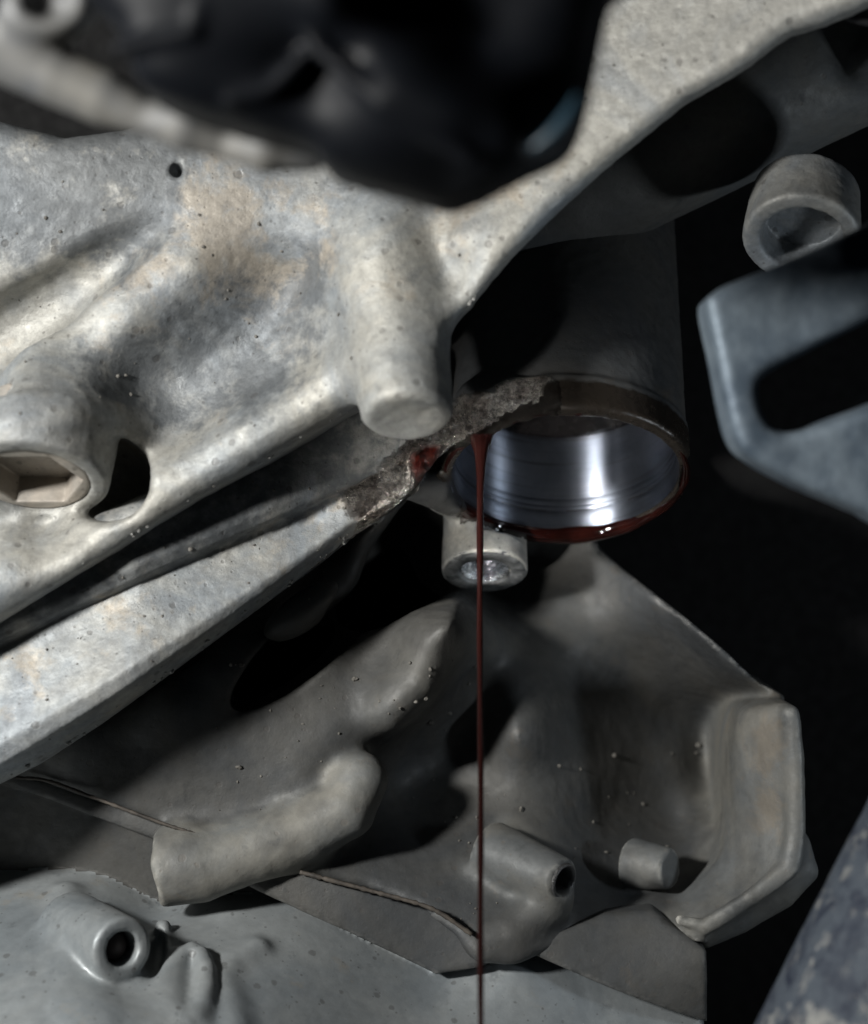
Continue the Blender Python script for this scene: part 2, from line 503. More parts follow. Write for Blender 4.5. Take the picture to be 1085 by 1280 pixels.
# ------------------------------------------------------------------ lathe (axis in the frame)
def frame_axes(axis):
    a = np.asarray(axis, float); a = a / np.linalg.norm(a)
    r = np.array([1.0, 0, 0]) - a * a[0]
    r /= np.linalg.norm(r)
    return a, r, np.cross(a, r)
def lathe(name, c, axis, prof, mat, parent, n=96, wob=0.0, seed=0):
    """prof: list of (radius, height along axis); closed loop when it ends where it starts"""
    a, r, s = frame_axes(axis)
    th = np.arange(n) / n * 2 * math.pi
    V = []
    for k, (rad, h) in enumerate(prof):
        rr = rad + (wob * np.array([math.sin(5 * t + seed) + math.sin(11 * t + 2 * seed + 1) * .6 for t in th]) if wob else 0)
        V.append(np.asarray(c) + a * h + np.outer(np.cos(th) * rr, r) + np.outer(np.sin(th) * rr, s))
    V = np.concatenate(V); Q = []
    for k in range(len(prof) - 1):
        for i in range(n):
            j = (i + 1) % n
            Q.append((k * n + i, k * n + j, (k + 1) * n + j, (k + 1) * n + i))
    return mesh_obj(name, V, Q, mat, parent)

def tube(name, pts, rad, mat, parent=None, n=14, closed=True):
    """swept round tube through frame points; rad a number or a list"""
    P = np.asarray(pts, float); m = len(P)
    R = np.full(m, rad) if np.isscalar(rad) else np.asarray(rad, float)
    T = np.gradient(P, axis=0); T /= np.linalg.norm(T, axis=1)[:, None]
    ref = np.array([0.3, 0.1, 1.0]); V = []
    th = np.arange(n) / n * 2 * math.pi
    for k in range(m):
        x = np.cross(T[k], ref); x /= np.linalg.norm(x); y = np.cross(T[k], x)
        V.append(P[k] + R[k] * (np.outer(np.cos(th), x) + np.outer(np.sin(th), y)))
    V = list(np.concatenate(V)); Q = []
    for k in range(m - 1):
        for i in range(n):
            j = (i + 1) % n
            Q.append((k * n + i, k * n + j, (k + 1) * n + j, (k + 1) * n + i))
    c0 = len(V); V += [P[0], P[-1]]
    for i in range(0, n):
        j = (i + 1) % n
        Q.append((c0, j, i, i)); Q.append((c0 + 1, (m - 1) * n + i, (m - 1) * n + j, (m - 1) * n + j))
    V = np.array(V)
    me = bpy.data.meshes.new(name)
    F = [tuple(q) if q[2] != q[3] else tuple(q[:3]) for q in Q]
    me.from_pydata([tuple(x) for x in world(V)], [], F); me.update()
    for p in me.polygons: p.use_smooth = True
    me.materials.append(mat)
    o = bpy.data.objects.new(name, me); C.objects.link(o)
    if parent is not None: o.parent = parent
    return o

def spline(pts, n=8):
    P = np.asarray(pts, float); out = []
    P = np.vstack([2 * P[0] - P[1], P, 2 * P[-1] - P[-2]])
    for i in range(1, len(P) - 2):
        p0, p1, p2, p3 = P[i - 1:i + 3]
        for k in range(n):
            t = k / n
            out.append(0.5 * ((2 * p1) + (-p0 + p2) * t + (2 * p0 - 5 * p1 + 4 * p2 - p3) * t * t + (-p0 + 3 * p1 - 3 * p2 + p3) * t ** 3))
    out.append(P[-2])
    return np.array(out)

def blob(P, c, r, soft=0.3):
    """1 inside the frame-space ball / capsule (c0, c1), fading over soft"""
    return np.clip((r - f_cap(c[0], c[1], 0.0)(P.astype(np.float32))) / soft + 0.5, 0, 1)
def vispx(P):
    k = DIST / (DIST - P[:, 2]); return P[:, 0] * k * 100 + PX0, PY0 - P[:, 1] * k * 100
def zero(V, N): return np.zeros(len(V))
def spot_mask(lst, soft=0.35):
    def g(V, N):
        r = np.zeros(len(V))
        for (a, b, rad) in lst:
            r = np.maximum(r, blob(V, (a, b), rad, soft))
        return r
    return g
NOATT = dict(dust_and_light=zero, tan=zero, blue=zero, oil=zero, grime=zero, red=zero)
def rough_disp(a1=0.012, f1=3.0, a2=0.006, f2=11.0, seed=0):
    return lambda P: a1 * 0.8 * fbm(P, f1 * 0.3, 2, seed) + a1 * 0.10 * fbm(P, f1 * 1.6, 2, seed + 5) + a2 * 0.7 * fbm(P, f2, 2, seed + 9)

# ================================================================== 1 upper casting
top_ctrl = [
    # plateau upper left
    (-150, -100, 1.6), (0, 120, 1.85), (100, 160, 1.9), (0, 250, 1.95), (60, 300, 1.9), (150, 240, 1.95), (220, 210, 1.95), (100, 200, 1.95),
    (-100, 300, 1.9), (300, 180, 1.9), (200, 100, 1.7), (400, 100, 1.8), (300, 0, 1.6),
    # crease
    (-60, 412, 1.85), (0, 378, 1.85), (60, 345, 1.87), (120, 308, 1.9), (170, 275, 1.92),
    # ridge beyond the crease
    (-60, 470, 1.8), (0, 440, 1.85), (80, 400, 1.92), (150, 350, 1.98), (220, 300, 2.02), (-60, 520, 2.05), (0, 490, 2.08), (80, 455, 2.2), (160, 400, 2.12), (240, 340, 2.1),
    # basin
    (170, 480, 1.80), (250, 440, 1.74), (320, 400, 1.72), (200, 530, 1.86), (300, 490, 1.86), (350, 440, 1.86), (375, 350, 1.82), (300, 300, 2.0), (370, 290, 2.02), (280, 250, 2.0),
    (0, 520, 2.75), (50, 508, 2.7), (95, 515, 2.65), (135, 515, 2.3), (20, 470, 2.35), (0, 655, 1.7), (60, 657, 1.7), (110, 652, 1.85), (-80, 560, 2.6), (-80, 640, 1.9),
    # band crest
    (-60, 700, 2.05), (0, 665, 2.0), (170, 600, 2.0), (300, 522, 2.02), (400, 460, 2.12), (440, 430, 2.3),
    (-60, 800, 2.1), (0, 760, 2.1), (100, 702, 2.1), (200, 643, 2.1), (300, 585, 2.1), (400, 522, 2.15),
    # rise to the lug on the right of the basin
    (425, 360, 2.3), (430, 300, 2.25), (410, 400, 2.2), (470, 330, 2.45), (500, 300, 2.4), (490, 400, 2.4), (440, 240, 2.1), (400, 220, 2.0),
    # fold between lug and web
    (530, 290, 2.2), (545, 340, 2.2), (525, 240, 2.15), (470, 240, 2.2),
    # web
    (580, 370, 2.55), (570, 300, 2.5), (640, 260, 2.6), (620, 310, 2.65), (700, 200, 2.62), (720, 230, 2.7), (780, 100, 2.65), (800, 160, 2.78), (900, 30, 2.85), (900, 90, 2.95), (1000, 10, 3.1), (1000, 50, 3.15), (1150, -50, 3.4), (700, 50, 2.4), (600, 150, 2.3),
]
H_top = relief([(a, b, 2.05 + (w - 2.05) * 1.25) for a, b, w in top_ctrl], 0.012)
top_edge = [(-260, 90), (-60, 128), (0, 142), (70, 160), (140, 150), (260, 110), (400, 60), (460, -160), (1300, -160), (1300, -20), (1150, 10), (1085, 28), (1045, 46), (1010, 58), (975, 66), (958, 76), (930, 98), (890, 122), (850, 143), (815, 172), (775, 203), (735, 237), (690, 277),
            (640, 327), (605, 368), (588, 388), (572, 396), (552, 404), (530, 430), (500, 470), (458, 500), (425, 520), (385, 545), (330, 578), (290, 600), (250, 622), (200, 652), (150, 684), (100, 714), (50, 745), (0, 776), (-120, 850), (-260, 900)]
p_top = poly2(pxpoly(top_edge, 2.2))
_be = [at(a, b, 2.2)[:2] for a, b in [(458, 500), (385, 545), (330, 578), (250, 622), (100, 714), (0, 776), (-260, 935)]]
def band_d(P):
    d = np.full(len(P), 9.0, np.float32)
    for (a, b) in zip(_be[:-1], _be[1:]):
        e = np.array(b) - np.array(a); wx = P[:, 0] - a[0]; wy = P[:, 1] - a[1]
        t = np.clip((wx * e[0] + wy * e[1]) / (e @ e), 0, 1)
        d = np.minimum(d, np.hypot(wx - t * e[0], wy - t * e[1]))
    return d
def sstep(x, a, b):
    t = np.clip((x - a) / (b - a), 0, 1); return t * t * (3 - 2 * t)
_H0 = H_top
H_top = lambda P: _H0(P) + (0.30 * (1 - sstep(band_d(P), 0.42, 0.85)) - 0.10 * (1 - sstep(band_d(P), 0.0, 0.30))).astype(np.float32)
slab_top = f_slab(p_top, H_top, lambda P: H_top(P) - (0.45 + 1.75 * np.clip(-P[:, 0] - 0.2, 0, 1)), k=0.26)
# lug hanging from the casting
lug_b = at(509, 524, 2.98)
lug = f_cyl(lug_b, UP + np.array([-0.07, 0, 0.02]), 0.50, 0.0, 2.9, 0.11, 0.58)
# boss round the drain plug, pointing down like the lug
plug_c = at(40, 602, 2.3)
plugboss = f_cyl(plug_c, UP, 0.86, 0.0, 0.6, 0.045, 0.92)
pocket = f_ell(at(119, 591, 1.95), (0.70, 0.53, 1.5), math.radians(-25))
crease = f_chain(pc((-160, 515, 1.64, 0.44), (0, 420, 1.66, 0.41), (70, 374, 1.70, 0.34), (140, 322, 1.82, 0.24), (205, 272, 2.1, 0.08)), 0.1)
pits = [f_ell(at(219, 211, 2.0), (0.075, 0.085, 0.3)), f_ell(at(81, 153, 1.95), (0.045, 0.05, 0.25)), f_ell(at(133, 198, 1.95), (0.022, 0.03, 0.15)),
        f_ell(at(292, 323, 2.0), (0.025, 0.025, 0.12)), f_ell(at(134, 353, 1.95), (0.02, 0.02, 0.12))]
def F_top(P):
    s = slab_top(P)
    s = smax(s, -pocket(P), 0.15)
    s = smax(s, -crease(P), 0.20)
    b = plugboss(P)
    s = smin(s, b, 0.16)
    s = smin(s, lug(P), 0.38)
    for q in pits: s = smax(s, -q(P), 0.02)
    # ragged flash along the edge
    return s
plug_hole = f_cyl(plug_c, UP, 0.66, -0.3, 0.9, 0.01)
def F_top2(P): return smax(F_top(P), -plug_hole(P), 0.04)
t_top = thing('transmission_casting', 'large pale dusty cast housing with a hanging lug and a ribbed edge, upper left', 'casting')
def lab_top(Cn):
    d = slab_top(Cn); l = lug(Cn); b = plugboss(Cn)
    r = np.zeros(len(Cn), int)
    r[(l < 0.02) & (d > 0.03)] = 1
    r[(b < 0.03) & (d > 0.03)] = 2
    return r
top_att = dict(NOATT)
top_att['tan'] = spot_mask([(at(250, 260, 2), at(330, 360, 2), 0.55), (at(370, 250, 2.1), at(420, 300, 2.1), 0.3), (at(120, 370, 2), at(200, 330, 2), 0.25), (at(560, 280, 2.5), at(700, 200, 2.7), 0.3)], 0.6)
top_att['dust_and_light'] = spot_mask([(at(-60, 745, 2.3), at(200, 595, 2.3), 0.22), (at(200, 595, 2.3), at(450, 450, 2.4), 0.22), (at(480, 300, 2.4), at(505, 500, 3.0), 0.5), (at(580, 370, 2.6), at(760, 200, 2.7), 0.30), (at(-60, 500, 2.1), at(120, 400, 2.1), 0.25), (at(425, 380, 2.2), at(440, 280, 2.2), 0.12)], 0.9)
_dt = top_att['dust_and_light']
top_att['dust_and_light'] = lambda V, N: 0.20 * np.clip(_dt(V, N) + 0.22 * fbm(V.astype(np.float32), 5.0, 4, 77), 0, 1)
top_att['blue'] = spot_mask([(at(-40, 250, 2), at(150, 210, 2), 0.9), (at(230, 440, 1.8), at(370, 380, 1.8), 0.45), (at(330, 480, 1.8), at(200, 520, 1.8), 0.3), (at(150, 470, 2), at(330, 470, 2), 0.55), (at(380, 330, 2), at(380, 400, 2), 0.35), (at(40, 180, 2), at(130, 260, 2), 0.8), (at(60, 470, 2), at(120, 440, 2), 0.2), (at(450, 225, 2), at(520, 235, 2), 0.25)], 0.6)
def top_disp(P):
    return rough_disp(0.016, 2.2, 0.008, 9)(P)
top_parts = sculpt(F_top2, (-8.2, -2.6, 0.2), (6.4, 7.4, 4.4), 0.045, [('housing_wall', M_cast), ('lug', M_cast), ('plug_boss', M_cast)], t_top, disp=top_disp, attrs=top_att, label=lab_top)

# drain plug with a hexagon socket
plug = None
def hexprism(c, axis, rad, h0, h1, rot):
    a, r, s = frame_axes(axis)
    c = np.asarray(c, np.float32)
    def f(P):
        Q = P - c; x = Q @ r.astype(np.float32); y = Q @ s.astype(np.float32); h = Q @ a.astype(np.float32)
        d = np.full(len(P), -1e9, np.float32)
        for k in range(3):
            t = rot + k * math.pi / 3
            d = np.maximum(d, np.abs(x * math.cos(t) + y * math.sin(t)) - rad)
        return np.maximum(d, np.abs(h - (h0 + h1) / 2) - (h1 - h0) / 2)
    return f
hexs = hexprism(plug_c, UP, 0.49, -0.5, 0.36, math.radians(30))
def F_plug(P):
    return smax(f_cyl(plug_c, UP, 0.655, 0.02, 0.95, 0.03)(P), -hexs(P), 0.015)
sculpt(F_plug, plug_c - 1.3, plug_c + 1.3, 0.022, [('drain_plug', M_plug)], t_top, disp=rough_disp(0.004, 5, 0.003, 16), attrs=dict(NOATT))

# ================================================================== 2 filter housing
rim_c = at(707, 597, 0.0)
R_IN, R_OUT = 1.42, 1.595
barrel = f_cyl(rim_c, UP, 1.56, 0.25, 6.0, 0.03)
collar = f_cyl(rim_c, UP, R_OUT, 0.0, 0.52, 0.08)
def F_collar(P):
    x = vnoise(P, 2.3, 5) * 0.02
    return collar(P) + x * 0.5
borecut = f_cyl(rim_c, UP, R_IN, -0.25, 3.2, 0.0)
arm_rough = f_chain(pc((662, 503, 1.12, 0.09), (635, 504, 1.02, 0.17), (600, 518, 0.95, 0.23), (558, 533, 0.78, 0.20), (526, 560, 0.78, 0.24), (498, 592, 0.82, 0.28), (462, 622, 0.80, 0.28), (420, 645, 0.80, 0.28)), 0.12)
_ka = (DIST - 1.2) / DIST
def arm_coord(P):
    px = PX0 + 100 * P[:, 0] / _ka; py = PY0 - 100 * P[:, 1] / _ka
    q = 440 - px
    yu = 612 + 0.4455 * q
    yl = 664 + 0.7182 * q + 14 * np.sin(np.clip(q / 440, 0, 1) * math.pi)
    return px, py, q, yu, yl
def H_arm(P):
    px, py, q, yu, yl = arm_coord(P)
    sC = np.clip((py - yu) / (yl - yu), -0.4, 1.3)
    w0 = 0.62 + 0.55 * np.clip(q / 260, -0.1, 1.0)
    pr = np.interp(sC, [-0.4, 0.0, 0.15, 0.45, 0.72, 0.86, 1.0, 1.3], [0.28, 0.31, 0.36, 0.50, 0.63, 0.60, 0.36, 0.1])
    return (w0 + pr * np.clip(0.8 + q / 400, 0.7, 1.4)).astype(np.float32)
def bar(P):
    px, py, q, yu, yl = arm_coord(P)
    w0 = 0.62 + 0.55 * np.clip(q / 260, -0.3, 1.0)
    d = (yu - py) * 0.0088                      # distance above the crease, in units
    top = w0 + 0.42 + np.interp(d, [-0.4, 0.0, 0.06, 0.18, 0.5, 0.8, 1.2], [-0.3, 0.0, 0.16, 0.24, 0.26, 0.20, -0.1])
    side = np.maximum(-d - 0.3, d - 0.95)
    end = (-q - 85) * 0.009
    return smax(smax(smax((P[:, 2] - top) * 0.8, side, 0.12), end, 0.2), (w0 - 1.2 - P[:, 2]) * 0.8, 0.1).astype(np.float32)
p_arm = poly2(pxpoly([(500, 585), (470, 650), (440, 668), (400, 702), (372, 724), (312, 768), (252, 812), (188, 860), (122, 908), (62, 948), (0, 980), (-160, 1080), (-260, 1130), (-260, 920), (-100, 845), (0, 800), (100, 757), (200, 712), (300, 668), (400, 622)], 0.9))
arm_paint = f_slab(p_arm, H_arm, lambda P: H_arm(P) - 1.1, k=0.16)
mound = f_ell(at(620, 500, 0.75), (0.50, 0.34, 0.5), 0.1)
tb_c = at(606, 715, -0.95)
tboss = f_cyl(tb_c, UP, 0.56, 0.0, 1.6, 0.03, 0.54)
tb_hole = f_cyl(tb_c, UP, 0.31, -0.3, 1.4, 0.0)
tb_cham = f_cyl(tb_c, UP, 0.34, -0.3, 0.05, 0.0)
web_tb = f_chain(pc((548, 626, -0.6, 0.14), (600, 636, -1.4, 0.35), (680, 650, -1.8, 0.3)), 0.15)
neck = f_chain(pc((510, 608, 0.4, 0.16), (540, 612, 0.0, 0.22), (565, 622, -0.6, 0.22)), 0.15)
p_leaf = poly2(smooth_poly(pxpoly([(545, 612), (510, 622), (478, 660), (452, 700), (438, 735), (412, 762), (370, 785), (320, 810), (280, 845), (262, 862), (200, 880), (240, 800), (380, 700), (460, 640)], 0.1), 4))
H_leaf = relief([(540, 620, -0.1), (470, 650, -0.4), (440, 690, -0.5), (400, 740, -0.25), (380, 762, 0.0), (300, 800, -0.5), (250, 850, -0.4), (350, 720, -0.9), (280, 760, -0.9), (430, 760, -0.3), (200, 860, -0.7)], 0.01)
leaf_pad = f_ell(at(376, 762, 0.30), (0.55, 0.20, 0.30), math.radians(36))
leaf0 = f_slab(p_leaf, H_leaf, lambda P: H_leaf(P) - 0.8, k=0.22)
leaf = lambda P: smin(leaf0(P), leaf_pad(P), 0.45)
def F_filt(P):
    s = smin(barrel(P), F_collar(P), 0.03)
    a = smin(arm_rough(P), arm_paint(P), 0.16)
    s = smin(s, a, 0.18)
    s = smin(s, mound(P), 0.14)
    s = smin(s, neck(P), 0.15)
    s = smin(s, bar(P), 0.10)
    s = smin(s, leaf(P), 0.12)
    b = smin(tboss(P), web_tb(P), 0.15)
    s = smin(s, b, 0.12)
    s = smax(s, -borecut(P), 0.03)
    s = smax(s, -tb_hole(P), 0.02)
    s = smax(s, -tb_cham(P), 0.02)
    return s
t_f = thing('oil_filter_housing', 'oil filter housing with an open round bore and a long arm to the left, centre', 'filter housing')
def lab_f(Cn):
    D = np.stack([np.minimum(F_collar(Cn), mound(Cn)) , barrel(Cn) + 0.01, np.minimum(arm_rough(Cn), arm_paint(Cn)), bar(Cn), np.minimum(tboss(Cn), web_tb(Cn)), np.minimum(leaf(Cn), neck(Cn) + 0.02)], 1)
    return D.argmin(1)
rim_th = lambda V: np.degrees(np.arctan2((V - rim_c) @ RIGHT, (V - rim_c) @ FWD))
def oil_f(V, N):
    m = blob(V, (at(600, 530, 1.0), at(470, 628, 0.85)), 0.40, 0.34)
    m = np.maximum(m, blob(V, (at(668, 500, 1.2), at(600, 525, 1.0)), 0.32, 0.22))
    h = (V - rim_c) @ UP
    r = np.linalg.norm((V - rim_c) - h[:, None] * UP, axis=1)
    px, py = vispx(V)
    edge = blob(V, (at(440, 672, 0.75), at(385, 715, 0.7)), 0.09, 0.1)
    return np.maximum(m, edge)
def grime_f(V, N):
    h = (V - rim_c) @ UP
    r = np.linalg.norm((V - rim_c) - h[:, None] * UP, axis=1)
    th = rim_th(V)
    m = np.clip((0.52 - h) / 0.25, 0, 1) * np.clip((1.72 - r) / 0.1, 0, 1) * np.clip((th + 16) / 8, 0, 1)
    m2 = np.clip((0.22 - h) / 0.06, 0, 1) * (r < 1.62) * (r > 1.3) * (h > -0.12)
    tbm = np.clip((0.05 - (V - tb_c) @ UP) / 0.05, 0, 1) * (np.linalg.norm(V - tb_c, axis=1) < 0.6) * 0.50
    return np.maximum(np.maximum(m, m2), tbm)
def red_f(V, N):
    return spot_mask([(at(536, 580, 1.0), at(542, 606, 0.8), 0.25), (at(545, 605, 0.7), at(556, 640, 0.3), 0.18)], 0.25)(V, N)
f_att = dict(NOATT); f_att.update(oil=oil_f, grime=grime_f, red=red_f)
f_att['dust_and_light'] = lambda V, N: np.maximum(0.28 * np.clip(1.0 - tboss(V.astype(np.float32)) / 0.15, 0, 1), 0.12 * np.clip(1.0 - (arm_paint(V.astype(np.float32)) + 0.12 * fbm(V.astype(np.float32), 4, 4, 33) + 0.05) / 0.12, 0, 1))  # boss stem painted lighter as if lit; arm dusted in patches
f_att['tan'] = spot_mask([(at(420, 640, 1.1), at(0, 890, 1.7), 0.5)], 0.5)
_ft = f_att['tan']; f_att['tan'] = lambda V, N: 0.35 * _ft(V, N)
f_att['blue'] = lambda V, N: 0.75 * np.clip(1.0 - (bar(V.astype(np.float32)) + 0.05 * fbm(V.astype(np.float32), 3, 3, 31)) / 0.10, 0, 1) * (arm_coord(V)[2] > -60)
def disp_f(P):
    m = oil_f(P, None)
    return rough_disp(0.012, 3, 0.006, 10, 3)(P) + m * (0.022 * fbm(P, 9, 3, 40))
f_parts = sculpt(F_filt, (-8.2, -4.4, -3.2), (2.6, 4.6, 2.1), 0.04,
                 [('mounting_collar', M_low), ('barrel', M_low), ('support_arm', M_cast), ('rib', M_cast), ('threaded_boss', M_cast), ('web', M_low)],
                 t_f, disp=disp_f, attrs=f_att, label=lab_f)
# bore lining (polished), with a step ring and an end wall deep inside
prof = [(R_IN + 0.0, 0.05), (R_IN - 0.012, 0.07), (R_IN - 0.012, 0.20), (R_IN - 0.018, 0.204), (R_IN - 0.018, 0.32), (R_IN - 0.014, 0.322), (R_IN + 0.006, 0.326), (R_IN + 0.006, 0.345), (R_IN - 0.018, 0.344), (R_IN - 0.018, 0.40), (R_IN - 0.012, 0.403), (R_IN - 0.012, 0.41), (R_IN - 0.018, 0.413), (R_IN - 0.018, 0.50), (R_IN - 0.008, 0.505), (R_IN - 0.008, 0.515), (R_IN - 0.018, 0.52), (R_IN - 0.018, 1.50)]
bore = lathe('bore', rim_c, UP, prof, M_bore, t_f, n=160)
lathe('bore_end', rim_c, UP, [(R_IN - 0.018, 1.46), (R_IN - 0.10, 1.42), (R_IN - 0.16, 1.44), (R_IN - 0.22, 1.52), (0.5, 1.55), (0.45, 2.2), (0.001, 2.2)], simple('oily_black_metal', (0.008, 0.007, 0.007), 0.25, 0.2, nscale=3), t_f, n=96)
# internal thread of the small boss
prof = []
for k in range(15):
    prof += [(0.31, 0.03 + k * 0.085), (0.245, 0.072 + k * 0.085)]
prof += [(0.22, 1.35), (0.001, 1.37)]
lathe('machined_face', tb_c, UP, [(0.325, 0.06), (0.345, -0.004), (0.35, -0.012), (0.50, -0.012), (0.525, -0.006), (0.555, 0.03)], M_face, f_parts[4], n=72, wob=0.004)
lathe('thread', tb_c, UP, prof, M_steel, f_parts[4], n=64)

# ================================================================== 3 oil
t_oil = thing('oil_film', 'wet dark brown oil coating the lower lip of the round bore', 'oil')
def lip(th):
    return 0.05 + 0.04 * max(0, math.cos(math.radians(th + 40))) + 0.085 * max(0, math.cos(math.radians(th - 180))) + 0.008 * math.sin(math.radians(th * 5)) + 0.005 * math.sin(math.radians(th * 13) + 1) - 0.012
def film(name, a0, a1, rfun, rr=1.505, up=0.02):
    n = 140; P_ = []; R_ = []
    for k in range(n + 1):
        th = a0 + (a1 - a0) * k / n; t_ = math.radians(th)
        P_.append(rim_c + rr * (math.sin(t_) * RIGHT + math.cos(t_) * FWD) + UP * up)
        R_.append(rfun(th) * min(1, 0.15 + 6 * math.sin(math.pi * k / n)))
    return tube(name, P_, R_, M_oil, t_oil, n=12)
film('rim_film', 62, 305, lambda th: 0.040 + 0.075 * max(0, math.cos(math.radians(th - 190))) + 0.009 * math.sin(math.radians(th * 5)) + 0.006 * math.sin(math.radians(th * 13)))
film('lip_bead', -66, 8, lambda th: 0.036 + 0.014 * math.sin(math.radians(th * 9)) + 0.010 * math.sin(math.radians(th * 21)), 1.47, 0.03)
t_st = thing('oil_stream', 'thin dark red-brown stream of oil falling from the bore lip', 'oil')
s0 = rim_c + 1.47 * (math.sin(math.radians(-46)) * RIGHT + math.cos(math.radians(-46)) * FWD) + UP * 0.10
pts = []; rads = []
for k in range(70):
    q = (k / 69) ** 1.6
    L = q * 8.6
    p = s0 + DOWN * L + RIGHT * (0.004 * math.sin(L * 1.7) - 0.02 * min(L, 1))
    r_ = 0.034 + 0.15 * math.exp(-L / 0.20) + 0.035 * math.exp(-L / 0.8) + 0.003 * math.sin(L * 5)
    pts.append(p); rads.append(r_ * (1 - 0.10 * q))
tube('strand', pts, rads, M_stream, t_st, n=20)
def F_drop(P):
    a = f_ell(s0 + UP * 0.03 + RIGHT * 0.02, (0.30, 0.10, 0.14), 0.12)(P)
    b = f_ell(s0 + DOWN * 0.16, (0.13, 0.22, 0.12))(P)
    return smin(a, b, 0.16)
sculpt(F_drop, s0 - 0.7, s0 + 0.7, 0.025, [('drop_root', M_stream)], t_st)

# ================================================================== 4 lower housing
low_ctrl = [
    (-150, 940, 0.6), (20, 960, 0.55), (150, 1000, 0.55), (300, 1055, 0.55), (150, 930, 0.7), (250, 915, 0.65), (200, 860, 0.8), (100, 900, 0.8), (0, 900, 0.8), (100, 800, -1.2), (200, 780, -1.2),
    (250, 860, 0.75), (262, 890, 0.68), (270, 820, 0.7), (330, 850, 0.4), (400, 790, 0.1), (300, 905, 0.5), (340, 900, 0.42),
    (350, 950, 0.45), (450, 880, 0.25), (420, 930, 0.38), (380, 880, 0.3), (450, 830, 0.0), (500, 820, 0.15), (545, 800, 0.55), (570, 760, 0.25), (520, 770, 0.0), (585, 800, -0.2), (540, 860, 0.3), (490, 900, 0.35), (510, 880, 0.4),
    (400, 1000, 0.4), (330, 1010, 0.45), (250, 970, 0.5),
    (490, 700, -1.2), (520, 660, -1.6), (450, 760, -0.6), (380, 740, -0.8), (560, 700, -1.4),
    (530, 935, -1.0), (560, 900, -1.0), (500, 985, -0.9), (540, 990, -1.0), (600, 900, -1.2), (600, 980, -1.0), (480, 940, -0.3), (590, 850, -1.0), (620, 780, -1.3),
    (620, 1080, -0.1), (560, 1060, -0.2), (450, 1055, 0.1), (500, 1050, -0.2), (620, 1150, 0.5), (540, 1125, 0.4), (420, 1095, 0.4), (500, 1090, 0.2),
    (640, 860, -0.9), (700, 850, -1.5), (700, 950, -1.15), (780, 850, -2.2), (770, 950, -1.9), (850, 950, -2.6), (850, 880, -2.7), (760, 1020, -1.6), (700, 1030, -0.8), (850, 1030, -2.2), (700, 750, -1.9), (640, 720, -2.6), (600, 735, -2.7), (560, 715, -3.0), (640, 765, -1.9), (780, 700, -1.7), (645, 920, -0.6), (890, 1050, -1.5),
    (905, 890, -2.9), (905, 1000, -3.0), (980, 940, -3.1), (980, 1020, -3.0), (930, 1080, -2.2), (870, 1110, -0.9), (860, 1150, 0.0), (900, 1160, 0.0), (960, 1110, -0.8),
    (820, 740, -1.0), (890, 800, -0.7), (830, 800, -1.5), (960, 862, -1.0), (900, 850, -1.4),
    (750, 1100, -0.6), (700, 1160, 0.3), (780, 1140, -0.2), (820, 1155, 0.1), (660, 1150, 0.4), (740, 1160, 0.2),
    (1100, 900, 0), (1100, 1150, 0.3), (800, 1250, 0.4), (300, 1150, 0.6), (0, 1100, 0.6),
]
H_low = relief(low_ctrl, 0.02)
low_edge = [(-260, 700), (300, 640), (480, 560), (700, 560), (765, 690), (800, 722), (840, 755), (870, 778), (905, 808), (940, 840), (965, 862), (985, 880), (996, 890), (999, 930), (999, 980), (1000, 1030), (1003, 1060), (1000, 1085), (980, 1108), (945, 1130), (905, 1158),
            (880, 1175), (850, 1160), (825, 1152), (780, 1165), (740, 1163), (700, 1180), (640, 1196), (600, 1190), (575, 1165), (520, 1130), (460, 1108), (400, 1095), (300, 1064), (255, 1046), (200, 1026), (120, 996), (60, 974), (20, 968), (-60, 962), (-260, 950)]
p_low = poly2(pxpoly(low_edge, 0.2))
slab_low = f_slab(p_low, H_low, lambda P: H_low(P) - 2.2, k=0.16)
ltube = f_chain(pc((450, 975, 0.30, 0.34), (432, 1012, 0.42, 0.36), (385, 1040, 0.50, 0.35), (320, 1064, 0.58, 0.36), (250, 1086, 0.68, 0.40), (130, 1100, 0.85, 0.40)), 0.2)
ltube_end = f_ell(at(230, 1072, 0.66), (0.42, 0.34, 0.38), -0.3)
tcut = at(193, 1085, 0.9)
hb_c = at(704, 1101, 0.55)
hb_ax = np.array([-0.72, 0.18, -0.62])
hboss = f_cyl(hb_c, hb_ax, 0.27, 0.0, 1.2, 0.05, 0.40)
hb_hole = f_cyl(hb_c, hb_ax, 0.165, -0.3, 0.6, 0.0)
stub = f_cyl(at(838, 1086, -0.35), np.array([-0.80, 0.0, -0.60]), 0.25, 0.0, 0.6, 0.05, 0.34)
p_fl = poly2(smooth_poly(pxpoly([(950, 888), (985, 880), (997, 895), (1000, 960), (1001, 1050), (992, 1082), (960, 1112), (905, 1148), (868, 1162), (846, 1150), (868, 1122), (902, 1090), (918, 1050), (924, 1000), (925, 940), (934, 902)], 0.1), 3))
H_fl = relief([(930, 900, -0.35), (928, 1000, -0.35), (960, 1000, -0.05), (990, 900, 0.2), (995, 1040, 0.25), (925, 1060, -0.25), (900, 1100, -0.2), (960, 1090, 0.2), (860, 1150, 0.15), (900, 1140, 0.25), (880, 1120, -0.05)], 0.01)
flp = f_slab(p_fl, H_fl, -3.7, k=0.16)
flange2 = f_chain(pc((998, 1060, -0.1, 0.14), (1004, 1088, -0.1, 0.18), (978, 1118, -0.05, 0.17), (925, 1150, 0.0, 0.16), (882, 1172, 0.05, 0.13)), 0.08)
